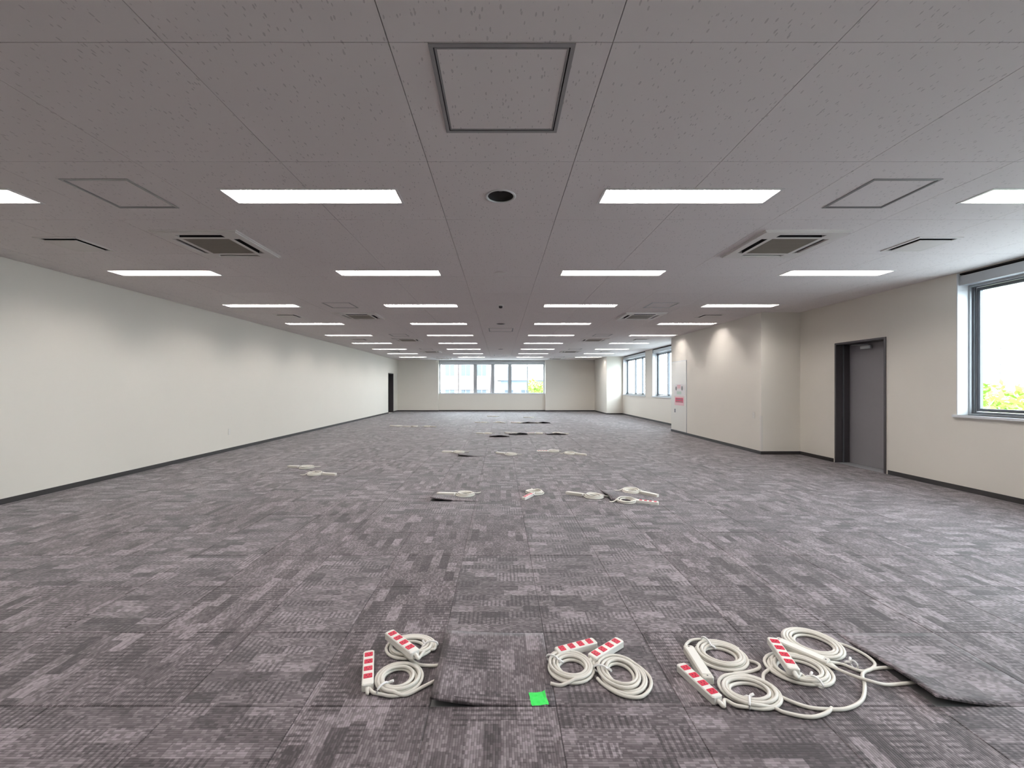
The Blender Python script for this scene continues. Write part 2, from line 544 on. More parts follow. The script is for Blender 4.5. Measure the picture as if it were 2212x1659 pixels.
LIFT[tile_ij(715, 1010)] = curl((0.0, 0.0), 0.045, 0.6)
LIFT[tile_ij(1060, 941)] = curl((0.5, 0.0), 0.05, 0.8)
LIFT[tile_ij(1115, 938)] = curl((0.6, 0.0), 0.06, 0.8)
LIFT[tile_ij(1210, 938)] = curl((0.5, 0.0), 0.05, 0.8)
LIFT[tile_ij(1130, 914)] = curl((0.5, 0.0), 0.06, 0.8)
LIFT[tile_ij(1160, 914)] = curl((0.5, 0.0), 0.06, 0.8)
LIFT[tile_ij(1030, 978)] = curl((0.0, 0.0), 0.045, 0.6)

ctiles = grid(CT_X, CT_Y, CT, XL+0.002, XR-0.002, YB+0.002, WY-0.002)
ctiles = [r for r in ctiles if not inside_any(r, NOROOM)]
ctiles.sort(key=lambda r: (visible_key(*r) is None or r[3] < 1.2, visible_key(*r) or 0))
carpet_cache = {}
rest = MB(); nparts = 0
rnd = random.Random(5)
for i, r in enumerate(ctiles):
    o_ = ((r[0]+r[1])/2, (r[2]+r[3])/2)
    ij = (math.floor((o_[0]-CT_X)/CT), math.floor((o_[1]-CT_Y)/CT))
    g = 0.0007
    a, b, c, d = r[0]+g, r[1]-g, r[2]+g, r[3]-g
    if LIFT.get(ij):
        fl = LIFT[ij]; n = 14; m = MB()
        for top in (1, 0):
            for jj in range(n+1):
                for ii in range(n+1):
                    s_, t_ = ii/n, jj/n
                    m.v.append((a+(b-a)*s_-o_[0], c+(d-c)*t_-o_[1], fl(s_, t_) + (0.0 if top else -0.0075)))
        N = (n+1)**2
        for jj in range(n):
            for ii in range(n):
                k = jj*(n+1)+ii
                m.smooth.add(len(m.f)); m.f.append((k, k+1, k+n+2, k+n+1)); m.f.append((N+k, N+k+n+1, N+k+n+2, N+k+1))
        for k in range(n):
            for (p_, q_) in ((k, k+1), (n*(n+1)+k+1, n*(n+1)+k), ((k+1)*(n+1), k*(n+1)), (k*(n+1)+n, (k+1)*(n+1)+n)):
                m.f.append((p_, N+p_, N+q_, q_))
        ob = m.build('lifted_carpet_tile', 'carpet', floor, (o_[0], o_[1], 0.0))
        ob['label'] = 'carpet tile with a raised corner or edge'
        nparts += 1
        continue
    hs = cut(r, NOROOM)
    if nparts < 299 and visible_key(*r) is not None and r[3] > 1.2:
        key = (round(b-a, 4), round(d-c, 4))
        if not hs and key in carpet_cache: me = carpet_cache[key]
        else:
            m = MB(); add_carpet(m, a, b, c, d, hs, o_)
            if not m.f: continue
            me = m.mesh('carpet_tile', 'carpet')
            if not hs: carpet_cache[key] = me
        link('carpet_tile', me, floor, (o_[0], o_[1], rnd.choice((0, 0, -0.0004))))
        nparts += 1
    else:
        add_carpet(rest, a, b, c, d, hs)
o = rest.build('carpet_tiles_beyond', 'carpet', floor); o['kind'] = 'stuff'

# ------------------------------------------------------------------ windows
def side_window(name, y0, y1, splits, rows=None):
    # opening in the right-hand wall; splits = inner mullion positions (Y)
    x_in, xg = XR, XR+0.19
    z0, z1 = SILL, ZC-0.006
    root = struct(MB().plate(y0, y1, z0, z1, [(y0+0.012, y1-0.012, z0+0.03, z1)], XR-0.004, XR+0.13, yz).build(name, 'window_trim'))
    m = MB().box(XR-0.03, XR+0.13, y0-0.03, y1+0.03, z0-0.0, z0+0.03)
    m.build('window_sill', 'window_trim', root)
    # aluminium outer frame in stepped tracks
    zt = 2.50
    for k, (dx0, dx1, ins) in enumerate(((0.13, 0.155, 0.020), (0.155, 0.175, 0.040), (0.175, 0.24, 0.050))):
        MB().plate(y0+0.012, y1-0.012, z0+0.03, z1, [(y0+0.012+ins, y1-0.012-ins, z0+0.03+ins*0.8, zt-0.02-ins*0.3)], XR+dx0, XR+dx1, yz).build('window_frame', ('aluminium', 'alu_dark', 'aluminium')[k], root)
    # blind box along the head
    MB().box(XR+0.015, XR+0.125, y0+0.014, y1-0.014, 2.50, 2.615).build('blind_box', 'aluminium', root)
    MB().box(XR+0.02, XR+0.12, y0+0.014, y1-0.014, 2.63, z1-0.004).build('blind_slot', 'black_void', root)
    ys = [y0+0.062] + splits + [y1-0.062]
    for i, s_ in enumerate(splits):
        MB().box(XR+0.17, XR+0.235, s_-0.04, s_+0.04, z0+0.07, zt-0.03).build('mullion', 'alu_dark', root)
    for a, b in zip(ys[:-1], ys[1:]):
        fr_ = MB().plate(a+0.002, b-0.002, z0+0.075, zt-0.04, [(a+0.032, b-0.032, z0+0.11, zt-0.075)], XR+0.18, XR+0.215, yz).build('sash', 'alu_dark', root)
        MB().box(XR+0.196, XR+0.202, a+0.03, b-0.03, z0+0.108, zt-0.073).build('pane', 'glass', fr_)
    return root
side_window('window_1', *WIN[0], [3.75])
side_window('window_2', *WIN[2], [13.7, 14.62])
side_window('window_3', *WIN[3], [17.3, 18.18])
side_window('window_5', *WIN[1], [0.28])

# far window: six panes
def fx(cx_): return ((cx_/4.424+800)-CX)/F*22.3
z0, z1 = 0.90, ZC-0.01
YW = WY+0.14
root = struct(MB().plate(WX0, WX1, z0, z1, [(WX0+0.05, WX1-0.05, z0+0.05, 2.46)], YW, YW+0.10, xz).build('window_4', 'aluminium'))
MB().box(WX0, WX1, WY-0.03, YW, z0, z0+0.03).build('window_sill', 'window_trim', root)
MB().box(WX0+0.01, WX1-0.01, WY+0.02, YW-0.003, 2.46, z1-0.03).build('blind_box', 'aluminium', root)
wides = [fx(1004), fx(1172), fx(1332)]
thins = [fx(842), fx(1501)]
for q in wides: MB().box(q-0.07, q+0.07, YW-0.01, YW+0.09, z0+0.05, 2.46).build('mullion', 'aluminium', root)
xs = sorted([WX0+0.05] + wides + thins + [WX1-0.05])
for a, b in zip(xs[:-1], xs[1:]):
    a2 = a+(0.072 if a in wides else 0.002); b2 = b-(0.072 if b in wides else 0.002)
    fr_ = MB().plate(a2, b2, z0+0.052, 2.458, [(a2+0.022, b2-0.022, z0+0.066, 2.43)], YW+0.03, YW+0.07, xz).build('sash', 'aluminium', root)
    MB().box(a2+0.02, b2-0.02, YW+0.047, YW+0.053, z0+0.083, 2.432).build('pane', 'glass', fr_)

# ------------------------------------------------------------------ doors
d1 = struct(MB().plate(DY0, DY1, 0.0, DZ, [(DY0+0.03, DY1-0.03, -0.1, DZ-0.03)], XR-0.012, XR+0.26, yz).build('door_1', 'door_frame_paint'))
MB().box(XR+0.10, XR+0.115, DY1-0.045, DY1-0.03, 0.0, DZ-0.03).build('door_stop', 'alu_dark', d1)
leaf = MB().box(XR+0.215, XR+0.255, DY0+0.032, DY1-0.032, 0.006, DZ-0.034).build('door_leaf', 'door_paint', d1)
cl = MB().bevbox(XR+0.165, XR+0.215, 6.62, 6.80, DZ-0.125, DZ-0.075, 0.008).build('door_closer', 'aluminium', d1)
MB().tube([(XR+0.18, 6.66, DZ-0.07), (XR+0.10, 6.80, DZ-0.055), (XR+0.17, 6.97, DZ-0.045)], 0.008, 6).build('closer_arm', 'aluminium', cl)
MB().box(XR-0.01, XR+0.26, DY0+0.03, DY1-0.03, -0.007, 0.004).build('threshold', 'aluminium', d1)
struct(MB().box(XR+0.26, XR+0.45, DY0-0.2, DY1+0.2, ZB, ZT).build('wall_behind_door', 'concrete'))

d2 = struct(MB().plate(LD0, LD1, 0.0, LDZ, [(LD0+0.03, LD1-0.03, -0.1, LDZ-0.03)], XL-0.2, XL+0.012, yz).build('door_2', 'door_frame_paint'))
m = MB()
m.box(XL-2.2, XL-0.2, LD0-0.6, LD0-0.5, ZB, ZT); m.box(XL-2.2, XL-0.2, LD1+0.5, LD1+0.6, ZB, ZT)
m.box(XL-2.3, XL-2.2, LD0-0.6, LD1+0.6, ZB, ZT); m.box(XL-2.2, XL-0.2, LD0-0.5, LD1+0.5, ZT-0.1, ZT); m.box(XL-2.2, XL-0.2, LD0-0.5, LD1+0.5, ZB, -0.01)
struct(m.build('wall_dark_lobby', 'black_void'))  # black colour stands in for the darkness of an unlit lobby

# flush cabinet door and notices on the pier
cab = thing('cabinet_door', 'tall white flush cabinet door under the notices on the boxed pier', 'cabinet', (XB, 11.57, 0))
MB().box(-0.012, 0, -0.48, 0.48, 0.07, 1.95).build('door_panel', 'cabinet_paint', cab)
MB().plate(-0.495, 0.495, 0.062, 1.965, [(-0.484, 0.484, 0.066, 1.954)], -0.007, 0, yz).build('door_frame', 'aluminium', cab)
pl = MB().bevbox(-0.018, -0.012, 0.20, 0.26, 0.555, 0.655, 0.002).build('pull_handle', 'alu_dark', cab)
po = thing('notice_poster', 'white paper notice with grey ovals and pink print above the red sign', 'poster', (XB-0.0125, 11.51, 0))
MB().box(-0.002, 0, -0.36, 0.34, 1.02, 1.34).build('sheet', 'paper', po)
def oval(cyy, czz, ry, rz_, mat, name='printed_oval'):
    m = MB(); n = 24; ids = []
    for k in range(n):
        a = 2*math.pi*k/n; m.v.append((-0.0032, cyy+ry*math.cos(a), czz+rz_*math.sin(a)))
    m.f.append(tuple(range(n))); return m.build(name, mat, po)
oval(0.21, 1.22, 0.05, 0.055, 'print_dark'); oval(-0.17, 1.225, 0.05, 0.06, 'print_dark')
MB().box(-0.0035, -0.002, -0.08, 0.14, 1.22, 1.32).build('printed_patch', 'print_pink', po)
MB().box(-0.0035, -0.002, -0.12, 0.16, 1.06, 1.14).build('printed_band', 'print_green', po)
rs = thing('red_sign', 'red sign on a pink card below the white notice', 'sign', (XB-0.0125, 11.52, 0))
MB().box(-0.002, 0, -0.30, 0.30, 0.76, 1.00).build('card', 'print_pink', rs)
MB().box(-0.004, -0.002, -0.24, 0.24, 0.84, 0.965).build('red_panel', 'print_red', rs)
MB().box(-0.0048, -0.004, -0.20, 0.20, 0.852, 0.872).build('dark_line', 'print_dark', rs)
MB().box(-0.0048, -0.004, -0.20, 0.20, 0.915, 0.935).build('dark_line', 'print_dark', rs)

cg = thing('corner_guard', 'thin pale corner guard on the lower edge of the boxed pier', 'guard', (XB, P1[0], 0))
MB().box(-0.004, -0.0005, 0.0, 0.035, BH, 0.72).build('side_leg', 'cabinet_paint', cg)
MB().box(-0.004, 0.035, -0.004, -0.0005, BH, 0.72).build('front_leg', 'cabinet_paint', cg)
def outlet(name, label, loc, sgn):
    o = thing(name, label, 'outlet', loc)
    x_ = 0.008*sgn
    MB().box(min(0, x_), max(0, x_), -0.036, 0.036, -0.06, 0.06).build('cover_plate', 'cabinet_paint', o)
    for dz in (-0.028, 0.028):
        x2 = 0.0095*sgn
        MB().box(min(x_, x2), max(x_, x2), -0.013, 0.013, dz-0.012, dz+0.012).build('socket', 'ac_plastic', o)
outlet('wall_outlet', 'small pale wall outlet low on the blank long wall', (XL, 8.35, 0.38), 1)
outlet('wall_outlet', 'small pale wall outlet beside the corner guard on the boxed pier', (XB, 8.15, 0.72), -1)

# ------------------------------------------------------------------ ceiling lights
def make_light():
    o = thing('ceiling_light', '', 'ceiling light', (0, 0, ZC), 0, 'recessed fluorescent lights')
    hx, hy = LL/2-0.002, LW/2-0.002
    MB().plate(-hx-0.012, hx+0.012, -hy-0.012, hy+0.012, [(-hx+0.006, hx-0.006, -hy+0.006, hy-0.006)], -0.004, -0.0005, idn).build('trim', 'white_enamel', o)
    m = MB()
    m.quad((-hx, -hy, 0.066), (hx, -hy, 0.066), (hx, hy, 0.066), (-hx, hy, 0.066))
    for (a, b) in (((-hx,-hy),(hx,-hy)), ((hx,-hy),(hx,hy)), ((hx,hy),(-hx,hy)), ((-hx,hy),(-hx,-hy))):
        m.quad((a[0],a[1],-0.0005), (b[0],b[1],-0.0005), (b[0],b[1],0.066), (a[0],a[1],0.066))
    m.build('housing', 'reflector', o)
    for s_ in (-1, 1):
        MB().tube([(-0.59, s_*0.053, 0.042), (0.59, s_*0.053, 0.042)], 0.015, 6).build('lamp_tube', 'lamp_glow', o)
    m = MB()
    n = 34
    for k in range(1, n):
        x_ = -hx + 2*hx*k/n
        m.box(x_-0.0012, x_+0.0012, -hy+0.004, hy-0.004, 0.004, 0.019)
    for y_ in (-hy+0.006, 0.0, hy-0.006): m.box(-hx+0.002, hx-0.002, y_-0.003, y_+0.003, 0.002, 0.021)
    m.build('louver', 'reflector', o)
    return o
COLN = ['outermost column by the blank long wall', 'inner column on the blank wall side', 'inner column on the window wall side', 'outermost column by the window wall']
proto = None
allrows = sorted(LROW + LROW_BACK, reverse=True)
for ri, yy in enumerate(allrows):
    for ci, xx in enumerate(LX):
        rown = 'row nearest the far window' if ri == 0 else ORD[ri] + ' row from the far window'
        lab = 'recessed fluorescent light, ' + rown + ', ' + COLN[ci].replace(' column', ' one').replace('outermost one', 'outermost').replace('inner one', 'inner column')
        if proto is None:
            proto = make_light(); proto.location = (xx, yy, ZC); proto['label'] = lab
        else: dup(proto, (xx, yy, ZC), 0, lab)

# ------------------------------------------------------------------ ceiling cassettes, vents, hatches
def make_ac():
    o = thing('air_conditioner', '', 'air conditioner', (0,0,ZC), 0, 'ceiling cassette air conditioners')
    h = 0.375
    slots = [(-0.21, 0.21, 0.256, 0.316), (-0.21, 0.21, -0.316, -0.256), (0.256, 0.316, -0.21, 0.21), (-0.316, -0.256, -0.21, 0.21)]
    MB().plate(-h, h, -h, h, [(-0.215, 0.215, -0.215, 0.215)] + slots, -0.024, -0.0005, idn).build('panel', 'ac_plastic', o)
    MB().plate(-h-0.012, h+0.012, -h-0.012, h+0.012, [(-h+0.02, h-0.02, -h+0.02, h-0.02)], -0.012, -0.0003, idn).build('rim', 'ac_plastic', o)
    MB().plate(-0.330, 0.330, -0.330, 0.330, [(-0.318, 0.318, -0.318, 0.318)], -0.0004, 0.12, idn).build('outer_casing', 'ac_plastic', o)
    m = MB(); m.box(-0.252, 0.252, -0.252, 0.252, 0.0, 0.119); m.box(-0.330, 0.330, -0.330, 0.330, 0.12, 0.125)
    m.build('inner_casing', 'black_void', o)  # black colour carries the deep shade seen through the outlet slots
    g = MB()
    for k in range(27): 
        q = -0.208 + k*0.016; g.box(-0.213, 0.213, q-0.005, q+0.005, -0.0235, -0.017)
    for k in range(7):
        q = -0.195+k*0.065; g.box(q-0.003, q+0.003, -0.213, 0.213, -0.022, -0.015)
    g.box(-0.213, 0.213, -0.213, 0.213, -0.012, -0.009)
    g.build('intake_grille', 'ac_grille', o)
    for (a, b, c, d) in ((-0.209, 0.209, 0.2562, 0.2575), (-0.209, 0.209, -0.2575, -0.2562), (0.2562, 0.2575, -0.209, 0.209), (-0.2575, -0.2562, -0.209, 0.209)):
        MB().box(a, b, c, d, -0.0238, 0.012).build('slot_shade_liner', 'black_void', o)  # added black plates: slot shade as colour, plus dark insulation
    for a in range(4):
        m = MB(); an = a*math.pi/2; ca, sa = math.cos(an), math.sin(an)
        pts = [(-0.205, 0.300, -0.018), (0.205, 0.300, -0.018), (0.205, 0.312, -0.002), (-0.205, 0.312, -0.002)]
        lo = [(q[0]*ca-q[1]*sa, q[0]*sa+q[1]*ca, q[2]) for q in pts]
        m.v = lo + [(q[0], q[1], q[2]+0.002) for q in lo]
        m.f = [(0,1,2,3),(7,6,5,4),(0,4,5,1),(1,5,6,2),(2,6,7,3),(3,7,4,0)]
        m.build('air_vane', 'ac_plastic', o)
    return o
def make_vent():
    o = thing('ceiling_vent', '', 'vent', (0,0,ZC), 0, 'square ceiling vents')
    h = VS/2
    MB().plate(-h-0.025, h+0.025, -h-0.025, h+0.025, [(-h+0.004, h-0.004, -h+0.004, h-0.004)], -0.008, -0.0005, idn).build('frame', 'ac_plastic', o)
    m = MB()
    m.plate(-h+0.002, h-0.002, -h+0.002, h-0.002, [(-h+0.006, h-0.006, -h+0.006, h-0.006)], -0.0004, 0.16, idn)
    m.box(-h+0.002, h-0.002, -h+0.002, h-0.002, 0.16, 0.164); m.build('duct_box', 'black_void', o)
    MB().bevbox(-h+0.034, h-0.034, -h+0.034, h-0.034, -0.017, -0.010, 0.002).build('face_panel', 'ac_plastic', o)
    MB().tube([(0, 0, -0.0105), (0, 0, 0.161)], 0.012, 8).build('hanger', 'black_void', o)
    return o
def make_hatch(h, fw, name, group, mat):
    o = thing(name, '', 'ceiling hatch', (0,0,ZC), 0, group)
    MB().plate(-h-0.004, h+0.004, -h-0.004, h+0.004, [(-h+fw, h-fw, -h+fw, h-fw)], -0.004, -0.0005, idn).build('outer_frame', mat, o)
    MB().plate(-h+0.001, h-0.001, -h+0.001, h-0.001, [(-h+fw, h-fw, -h+fw, h-fw)], -0.0004, 0.02, idn).build('frame_upstand', 'alu_dark', o)
    q = h-fw-0.005
    MB().plate(-q, q, -q, q, [(-q+fw*0.5, q-fw*0.5, -q+fw*0.5, q-fw*0.5)], -0.002, 0.016, idn).build('inner_frame', mat, o)
    q2 = q-fw*0.5-0.001
    MB().box(-q2, q2, -q2, q2, 0.0, 0.012).build('panel', 'ceiling_board', o)
    return o
SIDE = ['on the blank wall side', 'on the window wall side']
def place(maker, xs_, ys_, fmt):
    pr = None
    for ri, yy in enumerate(sorted(ys_, reverse=True)):
        for ci, xx in enumerate(xs_):
            lab = fmt(ri, ci)
            if pr is None: pr = maker(); pr.location = (xx, yy, ZC); pr['label'] = lab
            else: dup(pr, (xx, yy, ZC), 0, lab)
rowt = lambda ri: 'nearest the far window' if ri == 0 else ORD[ri] + ' from the far window'
place(make_ac, (-2.735, 2.735), SROW, lambda r_, c_: 'ceiling cassette air conditioner ' + SIDE[c_] + ', ' + rowt(r_))
place(make_vent, VX, SROW, lambda r_, c_: 'square ceiling vent with black gap ' + SIDE[c_] + ', ' + rowt(r_))
place(lambda: make_hatch(0.228, 0.012, 'small_ceiling_hatch', 'small ceiling access hatches', 'hatch_frame'), (-2.735, 2.735), HROW,
      lambda r_, c_: 'small flush ceiling access hatch ' + SIDE[c_] + ', ' + rowt(r_))
place(lambda: make_hatch(0.297, 0.014, 'large_ceiling_hatch', 'large ceiling access hatches', 'hatch_frame'), (0.005,), BIG,
      lambda r_, c_: 'large square ceiling access hatch on the middle line, ' + rowt(r_))

def make_down():
    o = thing('downlight', '', 'downlight', (0,0,ZC), 0, 'unlit round downlights')
    MB().lathe([(0.112, -0.0005), (0.112, -0.004), (0.104, -0.007), (0.094, -0.004), (0.094, 0.002), (0.112, -0.0005)], n=40).build('trim_ring', 'white_enamel', o)
    MB().lathe([(0.095, 0.0), (0.090, 0.07), (0.0, 0.075)], n=40).build('reflector_cone', 'downlight_black', o)
    MB().lathe([(0.0, 0.040), (0.018, 0.042), (0.024, 0.055), (0.024, 0.075), (0.0, 0.0755)], n=20).build('bulb', 'alu_dark', o)
    return o
place(make_down, (0.0,), DOWN, lambda r_, c_: 'unlit black round downlight on the middle line, ' + rowt(r_))
sp = thing('ceiling_speaker', 'faint round flush cover on the ceiling between the downlights', 'detector', (0, 5.19, ZC))
MB().lathe([(0.0, -0.006), (0.065, -0.006), (0.072, -0.003), (0.072, -0.0005)], n=32).build('cover', 'ac_plastic', sp)
MB().lathe([(0.078, -0.0003), (0.086, -0.004), (0.088, -0.0003)], n=32).build('rim', 'ac_plastic', sp)
sd = thing('smoke_detector', 'small dark smoke detector hanging on the ceiling middle line', 'detector', (0, 7.20, ZC))
MB().lathe([(0.050, -0.0005), (0.050, -0.012), (0.036, -0.022)], n=28).build('base', 'ac_plastic', sd)
MB().lathe([(0.032, -0.022), (0.032, -0.045), (0.022, -0.056), (0.0, -0.058)], n=24).build('sensor_head', 'downlight_black', sd)

# ------------------------------------------------------------------ power strips with coiled cord
CR = 0.0070
def catmull(pts, n=6):
    pts = [Vector(q) for q in pts]; out = []
    for i in range(len(pts)-1):
        p0 = pts[max(0, i-1)]; p1 = pts[i]; p2 = pts[i+1]; p3 = pts[min(len(pts)-1, i+2)]
        for k in range(n):
            s_ = k/n
            out.append(0.5*((2*p1)+(p2-p0)*s_+(2*p0-5*p1+4*p2-p3)*s_*s_+(3*p1-p0-3*p2+p3)*s_**3))
    out.append(pts[-1]); return out
def coil_pts(c, rx, ry, a0, a1, seed, turns=7, r=CR, direction=1, seg=30):
    rd = random.Random(seed)
    d = 2*r*1.10
    plan = [(0, 0), (1, 0), (2, 0), (3, 0), (2.5, 1), (1.5, 1), (0.6, 1), (1.2, 2)][:turns]
    jit = [(rd.uniform(-1, 1)*0.007, rd.uniform(-1, 1)*0.007) for _ in plan]
    span = (a1-a0) % (2*math.pi)
    if direction < 0: span = span-2*math.pi
    tot = span + direction*2*math.pi*(turns-1)
    n = int(abs(tot)/(2*math.pi)*seg)
    out = []
    for k in range(n+1):
        tt = abs(tot)*k/n/(2*math.pi)
        i = min(int(tt), turns-1); fr_ = tt-i
        j = min(i+1, turns-1)
        w_ = min(1, max(0, (fr_-0.6)/0.4)); w_ = w_*w_*(3-2*w_)
        ring = plan[i][0]*(1-w_)+plan[j][0]*w_; lay = plan[i][1]*(1-w_)+plan[j][1]*w_
        jx = jit[i][0]*(1-w_)+jit[j][0]*w_; jy = jit[i][1]*(1-w_)+jit[j][1]*w_
        a = a0+tot*k/n
        out.append(Vector((c[0]+jx+(rx-r-ring*d)*math.cos(a), c[1]+jy+(ry-r-ring*d)*math.sin(a), r*1.02+lay*r*1.75)))
    return out
SOCK = None
def strip_parts(root, cen, ang, zb, length=0.235, flipped=False, tilt=0.0, slots=True):
    w_, h_ = 0.024, 0.030
    mt = Matrix.Translation(Vector((cen[0], cen[1], zb))) @ Matrix.Rotation(ang, 4, 'Z') @ Matrix.Rotation(tilt, 4, 'Y')
    def fin(o, pr=root):
        o.parent = pr
        if pr is root: o.matrix_local = mt
        return o
    b = fin(MB().bevbox(-length/2, length/2, -w_, w_, 0, h_, 0.006).build('body', 'strip_under' if flipped else 'strip_plastic'))
    fin(MB().tube([(length/2-0.002, 0, 0.013), (length/2+0.012, 0, 0.012), (length/2+0.026, 0, 0.010)], [0.010, 0.009, 0.0068], 10).build('cord_grip', 'strip_plastic'))
    if flipped:
        fin(MB().box(-length/2+0.02, length/2-0.02, -w_+0.006, w_-0.006, h_-0.0005, h_+0.0015).build('rating_plate', 'strip_plastic'))
        for sx in (-1, 1):
            fin(MB().lathe([(0.0035, h_-0.0005), (0.0035, h_+0.001), (0.0, h_+0.001)], sx*(length/2-0.012), 0, 10).build('screw', 'alu_dark'))
    else:
        for k in range(4):
            x_ = -length/2+0.034+k*0.050
            s_ = fin(MB().bevbox(x_-0.0145, x_+0.0145, -0.018, 0.018, h_-0.001, h_+0.002, 0.002).build('socket', 'socket_red'))
            if slots:
                m = MB()
                m.box(x_-0.006, x_+0.002, -0.0085, -0.0060, h_+0.0019, h_+0.0022); m.box(x_-0.006, x_+0.002, 0.0060, 0.0085, h_+0.0019, h_+0.0022)
                m.box(x_+0.006, x_+0.010, -0.002, 0.002, h_+0.0019, h_+0.0022)
                m.build('pin_slots', 'black_void', s_)
    return mt @ Vector((length/2+0.024, 0, 0.010))
def tie(root, at, tang, spread=0.030, r=0.0042):
    # plastic tie looped round the bundle, with a short free tail
    tang = Vector((tang[0], tang[1], 0)).normalized(); nrm = Vector((-tang.y, tang.x, 0))
    pts = []
    for k in range(14):
        a = 2*math.pi*k/14
        pts.append(Vector(at)+nrm*(spread*math.cos(a))+Vector((0, 0, 0.019+0.0165*math.sin(a))))
    m = MB().tube(pts, r, 6, closed=True)
    q = Vector(at)+nrm*spread
    m.tube([q+Vector((0,0,0.02)), q+nrm*0.008+tang*0.006+Vector((0,0,0.026)), q+nrm*0.014+tang*0.016+Vector((0,0,0.030))], r*1.3, 6)
    m.tube([q+Vector((0,0,0.02)), q+nrm*0.010-tang*0.008+Vector((0,0,0.016)), q+nrm*0.016-tang*0.014+Vector((0,0,0.008))], r*1.3, 6)
    return m.build('cord_tie', 'tie_plastic', root)

def power_strip(label, ends, box, lead, tail, flipped=False, zb=0.0, seed=1, turns=7, direction=1, tiepx=None, tail_z=None, grip_first=False, tilt=0.0):
    # ends: pixel of the far end and of the cord end of the strip; box: pixel bounds of the coil
    zt = zb+0.03
    e0, e1 = P(*ends[0], zt), P(*ends[1], zt)
    cen = (e0+e1)/2; dv = e1-e0
    length = min(0.25, max(0.215, dv.length))
    ang = math.atan2(dv.y, dv.x)
    base = Vector((cen.x, cen.y, 0))
    root = thing('power_strip', label, 'power strip', tuple(base), 0, 'power strips on the carpet')
    L = lambda q: Vector(q)-base
    tip = strip_parts(root, (0, 0), ang, zb, length, flipped, tilt)
    x0, x1, y0, y1 = box
    far, near = P((x0+x1)/2, y0, 0.02), P((x0+x1)/2, y1, 0.004)
    c = Vector((0, (far.y+near.y)/2, 0)); ymid = CY+(HC-0.012)*F/c.y
    lft, rgt = P(x0, ymid, 0.012), P(x1, ymid, 0.012)
    c.x = (lft.x+rgt.x)/2; rx = (rgt.x-lft.x)/2; ry = (far.y-near.y)/2
    ld = [P(*q, 0.012) for q in lead]
    tl = [P(q[0], q[1], q[2] if len(q) > 2 else 0.0075) for q in tail]
    st = ld[-1] if ld else (base+tip)
    a0 = math.atan2((st.y-c.y)/ry, (st.x-c.x)/rx)
    tq = tl[0] if tl else c+Vector((rx, 0, 0))
    a1 = math.atan2((tq.y-c.y)/ry, (tq.x-c.x)/rx)
    a0 += direction*0.35; a1 -= direction*0.55
    coil = coil_pts(c, rx, ry, a0, a1, seed, turns, direction=direction)
    dirv = (base+tip)-cen; dirv.z = 0; dirv.normalize()
    g0 = base+tip
    head = [g0-dirv*0.02, g0+dirv*0.004] + ld
    tt = list(tl)
    pts = catmull(head+[coil[0]], 6)[:-1] + coil + (catmull([coil[-1]]+tt, 7)[1:] if tt else [])
    MB().tube([L(q) for q in pts], CR, 8).build('cord', 'cable_vinyl', root)
    if tiepx:
        q = P(*tiepx, 0.0); dd = Vector((q.x-c.x, q.y-c.y, 0)); u_ = dd.normalized()
        rr = 1/math.sqrt((u_.x/rx)**2+(u_.y/ry)**2)
        at = c+u_*(rr-0.022)
        tie(root, L((at.x, at.y, 0)), (-u_.y, u_.x))
    return root

power_strip('white power strip with red sockets upright beside its coil, farthest from the raised tile corner',
    ((797, 1404), (794, 1478)), (806, 917, 1424, 1508), [(797, 1487), (806, 1496)],
    [(876, 1501), (917, 1482), (948, 1468), (985, 1462)], seed=3, tiepx=(817, 1503))
power_strip('white power strip with red sockets lying across its own coil beside the lifted carpet tile',
    ((840, 1362), (897, 1406)), (831, 942, 1366, 1429), [(918, 1406), (938, 1402)],
    [(901, 1434), (930, 1438), (952, 1437), (985, 1440)], seed=5, zb=0.040, tiepx=(949, 1400), turns=6)
power_strip('white power strip with red sockets set crosswise behind its coil near the green tape',
    ((1280, 1383), (1208, 1402)), (1180, 1287, 1403, 1482), [(1199, 1410), (1193, 1422)],
    [(1213, 1480), (1189, 1476)], seed=8, tiepx=(1194, 1432), direction=-1)
power_strip('white power strip tilted diagonally between two touching coils, red sockets up',
    ((1333, 1383), (1285, 1412)), (1288, 1396, 1412, 1504), [(1281, 1421), (1283, 1436)],
    [(1389, 1447), (1405, 1466), (1404, 1488), (1382, 1506), (1341, 1501), (1305, 1480), (1290, 1465)], seed=11, tiepx=(1285, 1452), zb=0.004, direction=-1)
power_strip('power strip turned face down showing its plain cream underside',
    ((1531, 1463), (1486, 1393)), (1500, 1614, 1379, 1453), [(1492, 1384), (1512, 1381)],
    [(1600, 1421), (1634, 1432), (1640, 1443), (1618, 1451), (1585, 1455)], flipped=True, seed=13, tiepx=(1512, 1384), direction=-1)
power_strip('white power strip with red sockets crossing the end of the face-down strip',
    ((1470, 1432), (1551, 1504)), (1551, 1684, 1449, 1538), [(1566, 1512), (1590, 1524)],
    [(1670, 1528), (1695, 1539), (1749, 1549), (1784, 1541), (1797, 1529)], seed=17, tiepx=(1619, 1534))
power_strip('white power strip with red sockets lying inside its coil beside the loose cord loop',
    ((1668, 1376), (1716, 1444)), (1656, 1792, 1403, 1489), [(1730, 1456), (1752, 1474)],
    [(1668, 1440), (1649, 1457), (1654, 1479), (1679, 1501), (1736, 1525), (1784, 1532), (1831, 1530), (1862, 1512), (1868, 1482), (1863, 1457), (1877, 1447), (1901, 1443), (1928, 1442)], seed=19, zb=0.034, tiepx=(1768, 1485), turns=6)
